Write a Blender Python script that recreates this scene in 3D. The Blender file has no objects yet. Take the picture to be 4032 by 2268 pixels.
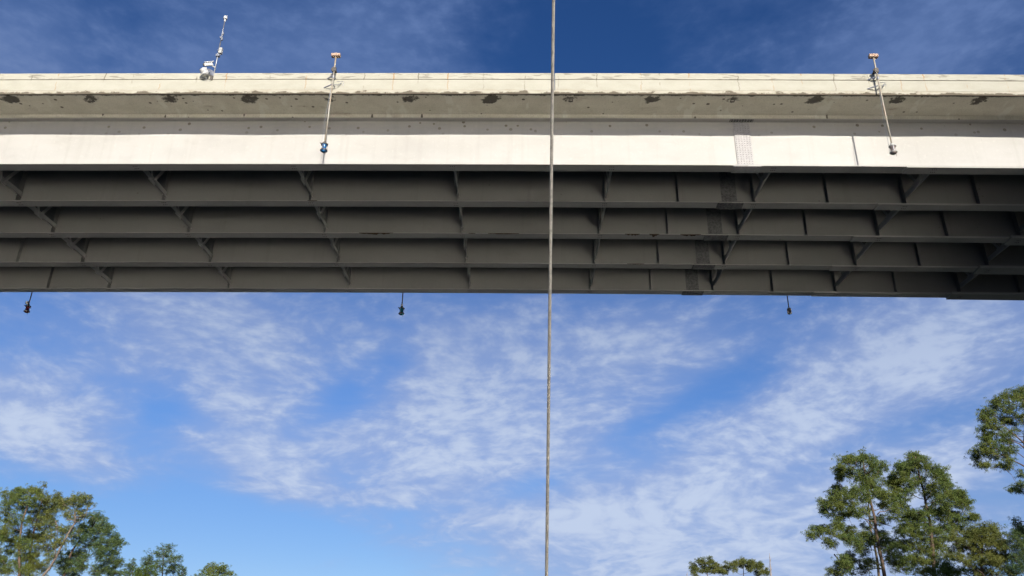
import bpy, bmesh, math, random
import numpy as np
from mathutils import Vector, Matrix
rad = math.radians
SC = bpy.context.scene
COL = SC.collection
ZC = 2.6                       # eye height above the water (standing on a boat)

# ------------------------------------------------------------------ camera
cam_d = bpy.data.cameras.new('camera'); cam = bpy.data.objects.new('camera', cam_d); COL.objects.link(cam)
cam_d.sensor_fit = 'HORIZONTAL'; cam_d.sensor_width = 36.0; cam_d.lens = 30.229
cam_d.clip_start = 0.05; cam_d.clip_end = 20000
PITCH, YAW, ROLL, FPX = .44379, -.02038, .01546, 3385.64
def cam_axes(p, yaw, roll):
    fwd = Vector((math.sin(yaw)*math.cos(p), math.cos(yaw)*math.cos(p), math.sin(p)))
    r = Vector((math.cos(yaw), -math.sin(yaw), 0)); u = r.cross(fwd)
    return math.cos(roll)*r+math.sin(roll)*u, -math.sin(roll)*r+math.cos(roll)*u, fwd
AR, AU, AF = cam_axes(PITCH, YAW, ROLL)
m = Matrix.Identity(4)
for i in range(3):
    m[i][0] = AR[i]; m[i][1] = AU[i]; m[i][2] = -AF[i]
m[2][3] = ZC
cam.matrix_world = m
SC.camera = cam

# ------------------------------------------------------------------ light direction
LDIR = Vector((-.27, 1.0, -.42)).normalized()       # the way the sunlight travels
SUN_EL = math.asin(-LDIR.z)
SUN_AZ = math.atan2(-LDIR.x, -LDIR.y)                  # measured from +Y towards +X

# ------------------------------------------------------------------ node helpers
class NT:
    def __init__(self, tree): self.t = tree; self.n = tree.nodes; self.l = tree.links
    def put(self, sock, v):
        if v is None: return
        if isinstance(v, bpy.types.NodeSocket): self.l.new(v, sock)
        else:
            try: sock.default_value = v
            except Exception: sock.default_value = (*v, 1.0)
    def m(self, op, a, b=None, c=None, clamp=False):
        x = self.n.new('ShaderNodeMath'); x.operation = op; x.use_clamp = clamp
        for s, v in zip(x.inputs, (a, b, c)): self.put(s, v)
        return x.outputs[0]
    def vm(self, op, a, b=None):
        x = self.n.new('ShaderNodeVectorMath'); x.operation = op
        self.put(x.inputs[0], a); self.put(x.inputs[1], b)
        return x.outputs[0]
    def scale(self, v, sx, sy, sz): return self.vm('MULTIPLY', v, (sx, sy, sz))
    def sep(self, v):
        x = self.n.new('ShaderNodeSeparateXYZ'); self.put(x.inputs[0], v); return x.outputs
    def comb(self, a, b, c):
        x = self.n.new('ShaderNodeCombineXYZ')
        for s, v in zip(x.inputs, (a, b, c)): self.put(s, v)
        return x.outputs[0]
    def noise(self, v, scale=1.0, detail=3.0, rough=.5, dist=0.0, lac=2.0):
        x = self.n.new('ShaderNodeTexNoise'); self.put(x.inputs['Vector'], v)
        x.inputs['Scale'].default_value = scale; x.inputs['Detail'].default_value = detail
        x.inputs['Roughness'].default_value = rough; x.inputs['Distortion'].default_value = dist
        x.inputs['Lacunarity'].default_value = lac
        return x.outputs['Fac']
    def vor(self, v, scale=1.0, rand=1.0):
        x = self.n.new('ShaderNodeTexVoronoi'); self.put(x.inputs['Vector'], v)
        x.inputs['Scale'].default_value = scale; x.inputs['Randomness'].default_value = rand
        return x.outputs['Distance'], x.outputs['Color']
    def ss(self, v, lo, hi, a=0.0, b=1.0):
        x = self.n.new('ShaderNodeMapRange'); x.interpolation_type = 'SMOOTHSTEP'
        self.put(x.inputs[0], v); self.put(x.inputs[1], lo); self.put(x.inputs[2], hi)
        self.put(x.inputs[3], a); self.put(x.inputs[4], b)
        return x.outputs[0]
    def mix(self, f, a, b, mode='MIX'):
        x = self.n.new('ShaderNodeMix'); x.data_type = 'RGBA'; x.blend_type = mode
        self.put(x.inputs[0], f)
        for s, v in ((x.inputs[6], a), (x.inputs[7], b)):
            if isinstance(v, (tuple, list)) and len(v) == 3: v = (*v, 1.0)
            self.put(s, v)
        return x.outputs[2]
    def bump(self, h, strength, dist):
        x = self.n.new('ShaderNodeBump'); x.inputs['Strength'].default_value = strength
        x.inputs['Distance'].default_value = dist; self.put(x.inputs['Height'], h)
        return x.outputs[0]

# ------------------------------------------------------------------ world: sky with a thin broken cloud sheet
W = bpy.data.worlds.new('World'); SC.world = W; W.use_nodes = True
for n in list(W.node_tree.nodes): W.node_tree.nodes.remove(n)
w = NT(W.node_tree)
sky = w.n.new('ShaderNodeTexSky'); sky.sky_type = 'NISHITA'; sky.sun_disc = False
sky.sun_elevation = SUN_EL; sky.sun_rotation = SUN_AZ
sky.air_density = 1.0; sky.dust_density = 0.3; sky.ozone_density = 2.2; sky.altitude = 0
sr, sg, sb = w.sep(sky.outputs[0])
def resp(c, a, p): return w.m('MULTIPLY', w.m('POWER', w.m('MULTIPLY', c, .1), p), a*10)
skyc = w.comb(resp(sr, .85, 1.45), resp(sg, .80, 1.2), resp(sb, 1.04, 1.06))
tc = w.n.new('ShaderNodeTexCoord')
dx, dy, dz = w.sep(tc.outputs['Generated'])
den = w.m('ADD', w.m('MAXIMUM', dz, 0.0), .17)
PU = w.comb(w.m('DIVIDE', dx, den), w.m('DIVIDE', dy, den), 0.0)
az = w.m('MULTIPLY', w.m('ARCTAN2', dx, dy), 57.2958)
el = w.m('MULTIPLY', w.m('ARCSINE', dz), 57.2958)
AE = w.comb(az, el, 0.0)
# banks of cloud and open gaps: azimuth, elevation, half-widths, tilt (degrees), weight
BANKS = [
 (-20.5, 20.0, 6.5, 2.6, -16, .55), (-27, 19.0, 4.0, 1.6, -10, .30), (-32, 14.6, 4.5, 2.3, -16, .80), (-28.5, 12.6, 4.5, 1.1, -16, .60),
 (-19.0, 16.4, 2.4, 1.3, -12, .75), (-17.0, 13.6, 3.2, .9, -4, .60), (-15.0, 11.9, 3.6, 1.2, -8, .75), (-11.5, 15.0, 3.0, 1.4, 10, .40), (-9.5, 11.6, 3.0, .9, 6, .42),
 (-6.0, 18.6, 5.0, 3.6, 30, .75), (-5.0, 13.2, 4.6, 2.0, 10, .70), (-1.0, 16.0, 4.0, 3.0, 10, .45),
 (4, 19.8, 7.0, 2.0, 10, .45), (4, 15.6, 3.5, 2.0, 20, .45), (3, 9.2, 7.0, 3.0, 6, .85), (9.5, 12.0, 8.0, 2.0, 14, .75), (11, 8.5, 7.0, 2.4, 4, .75),
 (16.5, 15.6, 6.0, 1.8, 16, .80), (24, 18.6, 7.0, 2.6, 14, .60), (25, 12.6, 7.0, 1.2, 12, .55), (29, 20.0, 6.0, 3.0, 8, .40), (22, 9.0, 6.0, 2.2, 6, .55), (13, 20.8, 5.0, 1.6, 6, .35),
 (-37, 34.0, 4.5, 4.5, 20, .85), (-17, 38.0, 11., 5.0, 14, .80), (-26, 36.0, 5., 4.0, 0, .35), (26, 36.0, 9., 3.6, 22, .75), (34, 37.0, 5., 5.0, 22, .35),
 (-21, 21.6, 8.0, 2.2, -8, .45), (-4, 21.6, 7.0, 2.4, 14, .50), (7, 21.8, 6.0, 1.8, 8, .35), (25, 21.2, 8.0, 2.2, 10, .35), (-16.5, 12.6, 4.0, 2.2, -8, .30),
 (-20, 8.0, 12., 2.9, -6, -.95), (-24, 15.2, 1.6, 2.4, -30, -.45), (-30, 20.6, 3.0, 1.8, -8, -.30), (-9.5, 19.8, 2.4, 1.3, 30, -.50), (-12.8, 17.8, 1.8, 1.6, -20, -.35),
 (4, 39.5, 8.5, 8.0, 0, -.75), (8.5, 16.6, 4.0, .8, 18, -.50), (1.0, 13.0, 2.6, .9, 14, -.45), (14.5, 19.0, 3.2, 1.4, 20, -.60), (25, 15.2, 6., .9, 10, -.2), (13.5, 13.6, 2., .8, 10, -.25), (17, 10.0, 9.0, 3.5, 6, .30), (9, 17.5, 7.0, 2.0, 12, .25),
]
cov = None
for (ca, ce, ra, re, tilt, wt) in BANKS:
    mp = w.n.new('ShaderNodeMapping'); mp.vector_type = 'TEXTURE'; w.l.new(AE, mp.inputs['Vector'])
    mp.inputs['Location'].default_value = (ca, ce, 0); mp.inputs['Rotation'].default_value = (0, 0, rad(tilt)); mp.inputs['Scale'].default_value = (ra, re, 1)
    dt = w.n.new('ShaderNodeVectorMath'); dt.operation = 'DOT_PRODUCT'; w.l.new(mp.outputs[0], dt.inputs[0]); w.l.new(mp.outputs[0], dt.inputs[1])
    g = w.m('POWER', .367879, dt.outputs['Value'])
    cov = w.m('MULTIPLY', g, wt) if cov is None else w.m('MULTIPLY_ADD', g, wt, cov)
warp = w.n.new('ShaderNodeTexNoise'); w.l.new(PU, warp.inputs['Vector']); warp.inputs['Scale'].default_value = 1.6; warp.inputs['Detail'].default_value = 3
PW = w.vm('ADD', PU, w.vm('MULTIPLY', w.vm('SUBTRACT', warp.outputs['Color'], (.5, .5, .5)), (.42, .42, 0)))
n_big = w.noise(PW, 1.7, 4, .5)
wa, wb, wc_ = w.sep(w.vm('SUBTRACT', warp.outputs['Color'], (.5, .5, .5)))
ang = w.comb(w.m('ADD', w.m('MULTIPLY_ADD', az, .21, w.m('MULTIPLY', el, .08)), w.m('MULTIPLY', wa, 1.6)), w.m('ADD', w.m('MULTIPLY_ADD', el, .46, w.m('MULTIPLY', az, -.045)), w.m('MULTIPLY', wb, 1.6)), 3.0)
n_mid = w.m('ADD', w.m('MULTIPLY', w.noise(w.scale(PW, 1.0, 1.15, 1), 5.0, 4, .55), .42), w.m('MULTIPLY', w.noise(ang, .95, 5, .55), .58))
rip = w.noise(ang, 3.6, 3, .55)
base = w.m('ADD', w.m('MULTIPLY', w.m('SUBTRACT', n_big, .5), 1.0), w.m('MULTIPLY_ADD', cov, .64, .15))
mid = w.m('SUBTRACT', n_mid, .5); fin = w.m('SUBTRACT', rip, .5)
veil = w.ss(w.m('ADD', base, w.m('MULTIPLY_ADD', mid, .80, w.m('MULTIPLY', fin, .22))), -.16, .58)
puff = w.ss(w.m('ADD', w.m('MULTIPLY', base, .55), w.m('ADD', w.m('MULTIPLY', mid, 1.5), w.m('MULTIPLY', fin, 1.0))), .02, .72)
dens = w.m('ADD', w.m('MULTIPLY', veil, .72), w.m('MULTIPLY', w.m('MULTIPLY', puff, w.ss(veil, .05, .6)), .32), clamp=True)
up = w.ss(el, 12.0, 38.0)
cl = w.mix(puff, (3.35, 4.3, 7.0), (5.3, 6.3, 8.3))
cl = w.mix(up, cl, (1.2, 2.0, 4.3))
lift = w.m('POWER', .367879, w.m('POWER', w.m('DIVIDE', w.m('SUBTRACT', el, 20.0), 9.0), 2.0))
skyc = w.vm('MULTIPLY', skyc, w.comb(w.m('MULTIPLY_ADD', lift, .48, 1.0), w.m('MULTIPLY_ADD', lift, .32, 1.0), w.m('MULTIPLY_ADD', lift, .27, 1.0)))
final = w.mix(dens, skyc, cl)
bg = w.n.new('ShaderNodeBackground'); bg.inputs['Strength'].default_value = .078
w.l.new(final, bg.inputs['Color'])
wo = w.n.new('ShaderNodeOutputWorld'); w.l.new(bg.outputs[0], wo.inputs['Surface'])

# ------------------------------------------------------------------ sun
sd = bpy.data.lights.new('sun', 'SUN'); sd.energy = 5.0; sd.angle = rad(.55); sd.color = (1.0, .955, .87)
so = bpy.data.objects.new('sun', sd); COL.objects.link(so)
so.rotation_euler = LDIR.to_track_quat('-Z', 'Y').to_euler(); so.location = (30, -80, 70)

# ------------------------------------------------------------------ exposure
SC.view_settings.view_transform = 'Standard'; SC.view_settings.look = 'None'
SC.view_settings.exposure = 0.36; SC.view_settings.gamma = 1.0
SC.view_settings.use_curve_mapping = False
SC.cycles.max_bounces = 8; SC.cycles.use_denoising = True; SC.cycles.blur_glossy = 0.0; SC.cycles.caustics_reflective = True; SC.cycles.sample_clamp_indirect = 0.0

# ================================================================== materials
def mat(name, fn=None, col=(.5, .5, .5), rough=.6, metal=0.0, spec=.5):
    M = bpy.data.materials.new(name); M.use_nodes = True
    t = NT(M.node_tree); b = t.n['Principled BSDF']
    b.inputs['Base Color'].default_value = (*col, 1); b.inputs['Roughness'].default_value = rough
    b.inputs['Metallic'].default_value = metal; b.inputs['Specular IOR Level'].default_value = spec
    if fn: fn(t, b)
    return M
def gpos(t):
    g = t.n.new('ShaderNodeNewGeometry'); return g.outputs['Position'], g.outputs['Normal']
def speckle(t, P, scale, r, keep):
    d, c = t.vor(P, scale)
    cs = t.sep(c)
    rr = t.m('MULTIPLY', cs[1], r)
    return t.m('MULTIPLY', t.ss(t.m('SUBTRACT', d, rr), -.03, .03, 1.0, 0.0), t.m('LESS_THAN', cs[0], keep))

def f_paint(t, b):
    P, N = gpos(t); x, y, z = t.sep(P)
    big = t.noise(t.scale(P, .35, .35, .8), 1.0, 4, .55)
    c = t.mix(t.ss(big, .3, .75), (.428, .410, .378), (.39, .373, .34))
    fine = t.noise(P, 9.0, 5, .65)
    c = t.mix(t.ss(fine, .52, .85, 0, .35), c, (.60, .58, .53))
    run = t.noise(t.scale(P, 3.0, 3.0, .12), 1.0, 3, .5)
    c = t.mix(t.ss(run, .55, .75, 0, .15), c, (.27, .245, .205))
    blo = t.noise(t.scale(P, .5, .5, 1.0), 1.6, 6, .65)
    c = t.mix(t.ss(blo, .55, .75, 0, .22), c, (.29, .265, .225))
    sp = speckle(t, t.scale(P, 1, .4, 1), 2.4, .085, .42)
    sp2 = speckle(t, t.vm('ADD', P, (3.3, 7.1, 1.7)), 5.5, .10, .20)
    c = t.mix(t.m('MULTIPLY', sp, .55), c, (.20, .17, .13))
    c = t.mix(t.m('MULTIPLY', sp2, .35), c, (.25, .22, .18))
    t.l.new(c, b.inputs['Base Color'])
    t.l.new(t.ss(fine, .3, .7, .55, .75), b.inputs['Roughness'])
    t.l.new(t.bump(t.noise(P, 1.1, 2, .5), .12, .05), b.inputs['Normal'])
M_PAINT = mat('girder_paint', f_paint, rough=.6, spec=.35)

def f_web(t, b):  # same girder paint, darkened so the shade of the inner bays sits in its colour
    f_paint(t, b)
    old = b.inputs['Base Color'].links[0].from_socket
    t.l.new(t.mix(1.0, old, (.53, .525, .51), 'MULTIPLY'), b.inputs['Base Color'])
M_WEB = mat('girder_paint_bay_shade', f_web, rough=.65, spec=.3)
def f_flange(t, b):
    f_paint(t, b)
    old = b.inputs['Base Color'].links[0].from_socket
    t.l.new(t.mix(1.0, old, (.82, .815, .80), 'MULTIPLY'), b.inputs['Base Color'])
def f_brace(t, b):
    f_paint(t, b)
    old = b.inputs['Base Color'].links[0].from_socket
    t.l.new(t.mix(1.0, old, (1.05, 1.04, 1.02), 'MULTIPLY'), b.inputs['Base Color'])
M_BRACE = mat('brace_paint', f_brace, rough=.65, spec=.3)
M_FLANGE = mat('flange_paint', f_flange, rough=.65, spec=.3)
def f_fascia(t, b):
    f_paint(t, b)
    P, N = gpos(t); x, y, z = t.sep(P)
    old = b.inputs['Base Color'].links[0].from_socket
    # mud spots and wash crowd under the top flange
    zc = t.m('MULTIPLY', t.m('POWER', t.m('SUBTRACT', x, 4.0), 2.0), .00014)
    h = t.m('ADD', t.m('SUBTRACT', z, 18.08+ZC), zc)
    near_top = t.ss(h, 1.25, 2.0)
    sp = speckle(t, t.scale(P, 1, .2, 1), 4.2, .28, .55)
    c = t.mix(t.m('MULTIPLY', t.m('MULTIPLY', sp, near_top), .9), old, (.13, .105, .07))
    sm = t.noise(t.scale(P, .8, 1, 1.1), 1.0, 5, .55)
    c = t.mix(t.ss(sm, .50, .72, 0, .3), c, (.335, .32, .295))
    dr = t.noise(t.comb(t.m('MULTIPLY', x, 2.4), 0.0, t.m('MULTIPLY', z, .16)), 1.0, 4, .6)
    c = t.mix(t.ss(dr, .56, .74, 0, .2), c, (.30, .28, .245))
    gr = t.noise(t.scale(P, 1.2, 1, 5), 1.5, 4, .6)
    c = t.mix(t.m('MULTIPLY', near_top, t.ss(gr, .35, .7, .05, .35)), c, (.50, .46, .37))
    t.l.new(c, b.inputs['Base Color'])
M_FASCIA = mat('fascia_paint', f_fascia, rough=.6, spec=.35)

def f_plate(t, b):
    P, N = gpos(t)
    n = t.noise(P, 14.0, 5, .6)
    c = t.mix(t.ss(n, .35, .7), (.42, .40, .385), (.345, .33, .315))
    t.l.new(c, b.inputs['Base Color']); t.l.new(t.bump(n, .3, .01), b.inputs['Normal'])
M_PLATE = mat('splice_paint', f_plate, rough=.7, spec=.3)
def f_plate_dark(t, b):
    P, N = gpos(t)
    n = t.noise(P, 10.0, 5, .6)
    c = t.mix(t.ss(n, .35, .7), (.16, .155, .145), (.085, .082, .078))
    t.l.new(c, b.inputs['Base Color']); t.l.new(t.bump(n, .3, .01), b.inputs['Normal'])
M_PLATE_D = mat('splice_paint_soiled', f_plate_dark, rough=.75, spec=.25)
def f_rust(t, b):
    P, N = gpos(t)
    n = t.noise(P, 12.0, 6, .65)
    t.l.new(t.mix(t.ss(n, .35, .7), (.10, .06, .035), (.05, .035, .028)), b.inputs['Base Color'])
M_RUST = mat('rusted_steel', f_rust, rough=.9, spec=.2)

DG0 = 27.66
DRX, DRS = 1.565, 3.022                                # drains along the overhang
def zcurve(X): return -.00014*(X-4.0)**2
def f_deck(t, b):
    P, N = gpos(t); x, y, z = t.sep(P); nx, ny, nz = t.sep(N)
    n = t.noise(t.scale(P, 1, 1, 1), 1.6, 6, .62)
    c = t.mix(t.ss(n, .3, .7), (.68, .64, .525), (.60, .56, .45))
    fine = t.noise(P, 22.0, 4, .6)
    c = t.mix(t.ss(fine, .45, .75, 0, .35), c, (.26, .235, .19))
    # brown water stains in the soffit
    br = t.noise(t.scale(P, .55, 1.4, 1), 1.3, 5, .6)
    c = t.mix(t.ss(br, .60, .78, 0, .55), c, (.27, .19, .12))
    # pale lime streaks running in from the edge
    st = t.noise(t.comb(t.m('ADD', t.m('MULTIPLY', x, 1.0), t.m('MULTIPLY', t.noise(t.scale(P, 2, 2, 1), 1.5, 3, .6), .10)), t.m('MULTIPLY', y, .22), 3.7), 2.6, 2, .45)
    lim = t.m('MULTIPLY', t.ss(st, .60, .655), t.ss(t.noise(P, 2.6, 3, .6), .36, .56))
    c = t.mix(t.m('MULTIPLY', lim, .75), c, (.70, .68, .58))
    # black staining round each drain
    nz1 = t.noise(t.scale(P, 1, 1, 1), 3.2, 6, .7)
    nz2 = t.noise(t.vm('ADD', P, (11, 5, 2)), 5.0, 5, .65)
    px = t.m('SUBTRACT', t.m('MODULO', t.m('ADD', t.m('SUBTRACT', x, DRX), 100.5*DRS), DRS), DRS*.5)
    dy_ = t.m('SUBTRACT', y, 26.07)
    d2 = t.m('ADD', t.m('POWER', t.m('DIVIDE', t.m('ADD', px, t.m('MULTIPLY', dy_, .25)), .24), 2.0), t.m('POWER', t.m('DIVIDE', dy_, .21), 2.0))
    rv = t.noise(t.comb(t.m('FLOOR', t.m('DIVIDE', t.m('ADD', t.m('SUBTRACT', x, DRX), 100.5*DRS), DRS)), 5.5, 0.0), 1.7, 0)
    sf = t.m('ADD', t.m('SUBTRACT', t.m('MULTIPLY_ADD', rv, 3.6, -.45), d2), t.m('MULTIPLY', t.m('SUBTRACT', t.m('ADD', nz1, nz2), 1.0), 5.5))
    c = t.mix(t.m('MULTIPLY', t.ss(sf, -.35, .8), .86), c, (.035, .028, .02))
    # a black drip line just inside the arris
    dl = t.ss(t.m('SUBTRACT', t.m('SUBTRACT', y, 25.747), t.m('MULTIPLY', t.ss(nz1, .40, .75), .10)), .03, .09, 1.0, 0.0)
    c = t.mix(t.m('MULTIPLY', dl, .88), c, (.05, .04, .03))
    # fly specks
    sp = speckle(t, t.scale(P, 1, 1, .3), 3.6, .24, .42)
    c = t.mix(t.m('MULTIPLY', sp, .85), c, (.07, .055, .04))
    # the sunlit slab edge: cream concrete with black grime along its arris
    edge = t.m('MULTIPLY', t.m('LESS_THAN', ny, -.5), t.m('LESS_THAN', y, 26.2))
    h = t.m('SUBTRACT', t.m('ADD', t.m('SUBTRACT', z, 20.227+ZC), t.m('MULTIPLY', t.m('POWER', t.m('SUBTRACT', x, 4.0), 2.0), .00014)), 0.0)
    gn = t.noise(t.comb(t.m('MULTIPLY', x, 1.0), 0.0, t.m('MULTIPLY', z, 2.0)), 1.7, 7, .68)
    gl = t.ss(t.m('SUBTRACT', h, t.m('MULTIPLY', t.ss(gn, .36, .72), .17)), .0, .05, 1.0, 0.0)
    ce = t.mix(t.ss(t.noise(P, 3.0, 5, .6), .35, .75), (.42, .39, .31), (.36, .325, .245))
    ce = t.mix(t.m('MULTIPLY', gl, .85), ce, (.085, .066, .043))
    ce = t.mix(t.ss(h, .035, .005, 0.0, .9), ce, (.06, .045, .03))
    c = t.mix(edge, c, ce)
    c = t.mix(t.m('MULTIPLY', t.m('GREATER_THAN', y, DG0), t.m('LESS_THAN', nz, .5)), c, t.mix(n, (.05, .048, .043), (.08, .075, .065)))  # soffit between the girders coloured near-black to deepen the shade there
    t.l.new(c, b.inputs['Base Color'])
    t.l.new(t.bump(t.m('ADD', n, t.m('MULTIPLY', fine, .3)), .35, .02), b.inputs['Normal'])
M_DECK = mat('deck_concrete', f_deck, rough=.85, spec=.25)

def f_barrier(t, b):
    P, N = gpos(t); x, y, z = t.sep(P)
    zc = t.m('MULTIPLY', t.m('POWER', t.m('SUBTRACT', x, 4.0), 2.0), .00014)
    h = t.m('ADD', t.m('SUBTRACT', z, 20.227+ZC), zc)     # height above the soffit
    n = t.noise(t.scale(P, 1, 1, 2), 1.2, 6, .6)
    c = t.mix(t.ss(n, .3, .75), (.42, .40, .328), (.375, .355, .285))
    fine = t.noise(P, 18.0, 5, .65)
    c = t.mix(t.ss(fine, .5, .8, 0, .25), c, (.55, .51, .40))
    upper = t.ss(h, .675, .70)
    # grey rub marks above the rebate
    rub = t.noise(t.comb(t.m('ADD', x, t.m('MULTIPLY', h, 1.5)), 0.0, t.m('MULTIPLY', h, 6.0)), 1.3, 6, .62, .4)
    rb = t.m('MULTIPLY', t.m('MULTIPLY', t.ss(rub, .53, .60), upper), t.ss(t.noise(t.comb(x, 4.0, h), .45, 2, .5), .33, .50))
    c = t.mix(t.m('MULTIPLY', rb, .75), c, (.21, .195, .155))
    # hairline cracks with rusty weeping
    xw = t.m('ADD', x, t.m('MULTIPLY', t.m('SUBTRACT', t.noise(t.scale(P, .4, 1, 3.0), 2.0, 3, .6), .5), .16))
    vx = t.n.new('ShaderNodeTexVoronoi'); vx.voronoi_dimensions = '1D'; vx.feature = 'DISTANCE_TO_EDGE'
    t.put(vx.inputs['W'], xw); vx.inputs['Scale'].default_value = .8
    v2 = t.n.new('ShaderNodeTexVoronoi'); v2.voronoi_dimensions = '1D'; t.put(v2.inputs['W'], xw); v2.inputs['Scale'].default_value = .62
    ck = t.ss(vx.outputs['Distance'], .010, .022, 1.0, 0.0)
    vis = t.ss(t.noise(t.comb(x, 9.0, t.m('MULTIPLY', h, 2.2)), 1.1, 3, .5), .40, .60)
    ckc = t.mix(t.m('GREATER_THAN', t.noise(t.comb(x, 2.0, 0.0), .6, 0), .5), (.17, .15, .11), (.36, .20, .08))
    c = t.mix(t.m('MULTIPLY', t.m('MULTIPLY', ck, vis), t.ss(upper, 0, 1, .45, .95)), c, ckc)
    # dirt held by the rebate
    rbt = t.ss(t.m('ABSOLUTE', t.m('SUBTRACT', h, .678)), .012, .034, 1.0, 0.0)
    c = t.mix(t.m('MULTIPLY', rbt, t.ss(t.noise(t.scale(P, 1, 1, .5), 1.0, 4, .6), .35, .7, .25, .8)), c, (.13, .115, .08))
    low = t.m('MULTIPLY', t.ss(h, .30, .17), t.ss(t.noise(t.scale(P, 1, 1, 1), 1.1, 6, .65), .45, .75))
    c = t.mix(t.m('MULTIPLY', low, .6), c, (.28, .235, .155))
    t.l.new(c, b.inputs['Base Color'])
    t.l.new(t.bump(t.m('ADD', n, t.m('MULTIPLY', fine, .2)), .25, .02), b.inputs['Normal'])
M_BARRIER = mat('barrier_concrete', f_barrier, rough=.85, spec=.2)
M_CONC = mat('pier_concrete', lambda t, b: t.l.new(t.mix(t.ss(t.noise(gpos(t)[0], 1.3, 6, .6), .3, .7), (.42, .39, .33), (.33, .31, .26)), b.inputs['Base Color']), rough=.9)
M_ASPH = mat('asphalt', lambda t, b: t.l.new(t.mix(t.noise(gpos(t)[0], 40, 3, .6), (.04, .04, .04), (.065, .063, .06)), b.inputs['Base Color']), rough=.9)
def f_galv(t, b):
    P, N = gpos(t); n = t.noise(P, 30.0, 4, .6)
    t.l.new(t.mix(t.ss(n, .35, .7), (.36, .37, .39), (.27, .27, .29)), b.inputs['Base Color'])
M_GALV = mat('galvanised_steel', f_galv, rough=.45, metal=.7)
def f_pole(t, b):
    P, N = gpos(t); n = t.noise(t.scale(P, 8, 8, 1.2), 1.0, 5, .6)
    t.l.new(t.mix(t.ss(n, .40, .68), (.42, .39, .33), (.33, .24, .145)), b.inputs['Base Color'])
M_POLE = mat('weathered_pole', f_pole, rough=.6, metal=.25)
def f_cw(t, b):
    P, N = gpos(t); n = t.noise(P, 14.0, 5, .6)
    t.l.new(t.mix(t.ss(n, .48, .62), (.46, .33, .24), (.20, .08, .035)), b.inputs['Base Color'])
M_CW = mat('rusty_counterweight', f_cw, rough=.8)
M_DARK = mat('dark_fittings', lambda t, b: t.l.new(t.mix(t.noise(gpos(t)[0], 25, 4, .6), (.05, .045, .04), (.13, .11, .09)), b.inputs['Base Color']), rough=.7)
M_WHITE = mat('white_housing', lambda t, b: t.l.new(t.mix(t.noise(gpos(t)[0], 12, 4, .6), (.55, .54, .52), (.47, .46, .44)), b.inputs['Base Color']), rough=.45)
M_GREY = mat('grey_housing', lambda t, b: t.l.new(t.mix(t.noise(gpos(t)[0], 12, 4, .6), (.42, .41, .38), (.32, .31, .29)), b.inputs['Base Color']), rough=.6)
def lens(name, c):
    def f(t, b):
        P, N = gpos(t); n = t.noise(P, 20.0, 3, .5)
        t.l.new(t.mix(t.ss(n, .3, .7), c, tuple(v*.6 for v in c)), b.inputs['Base Color'])
        b.inputs['Coat Weight'].default_value = .5
    return mat(name, f, rough=.18, spec=.6)
M_BLUE = lens('blue_glass', (.012, .10, .26)); M_TEAL = lens('teal_glass', (.01, .13, .17))
M_RED = lens('red_glass', (.16, .018, .016)); M_BROWN = mat('dead_lens', lambda t, b: t.l.new(t.mix(t.noise(gpos(t)[0], 18, 4, .6), (.26, .20, .17), (.14, .11, .10)), b.inputs['Base Color']), rough=.5)
def f_rope(t, b):
    P, N = gpos(t); n = t.noise(P, 60.0, 4, .6)
    t.l.new(t.mix(t.ss(n, .35, .7), (.27, .245, .205), (.17, .155, .13)), b.inputs['Base Color'])
M_ROPE = mat('stainless_wire', f_rope, rough=.45, metal=.25)
def f_water(t, b):
    P, N = gpos(t)
    n = t.m('ADD', t.noise(t.scale(P, 1, .6, 1), .9, 4, .6), t.m('MULTIPLY', t.noise(P, 4.0, 2, .5), .3))
    nm = t.bump(n, .12, .08)
    gl = t.n.new('ShaderNodeBsdfAnisotropic'); gl.distribution = 'BECKMANN'
    gl.inputs['Color'].default_value = (1, 1, 1, 1); gl.inputs['Roughness'].default_value = .235
    df = t.n.new('ShaderNodeBsdfDiffuse'); df.inputs['Color'].default_value = (.006, .009, .007, 1)
    fr = t.n.new('ShaderNodeFresnel'); fr.inputs['IOR'].default_value = 1.5
    t.l.new(nm, gl.inputs['Normal'])
    mx = t.n.new('ShaderNodeMixShader'); t.l.new(fr.outputs[0], mx.inputs[0])
    t.l.new(df.outputs[0], mx.inputs[1]); t.l.new(gl.outputs[0], mx.inputs[2])
    t.l.new(mx.outputs[0], t.n['Material Output'].inputs['Surface'])
M_WATER = mat('river_water', f_water)
def f_ground(t, b):
    P, N = gpos(t); n = t.noise(P, .25, 6, .6)
    t.l.new(t.mix(t.ss(n, .35, .65), (.022, .030, .012), (.050, .045, .025)), b.inputs['Base Color'])
M_GROUND = mat('bank_soil', f_ground, rough=.95)
def bark(name, a, c):
    def f(t, b):
        P, N = gpos(t); n = t.noise(t.scale(P, 5, 5, 1.2), 1.0, 5, .65)
        t.l.new(t.mix(t.ss(n, .35, .7), a, c), b.inputs['Base Color'])
        t.l.new(t.bump(n, .8, .05), b.inputs['Normal'])
    return mat(name, f, rough=.9, spec=.2)
M_BARK = bark('pine_bark', (.145, .10, .07), (.075, .055, .043))
M_BARKP = bark('pale_bark', (.20, .155, .115), (.12, .095, .075))
M_SNAG = bark('bleached_wood', (.34, .30, .28), (.25, .22, .20))
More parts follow.
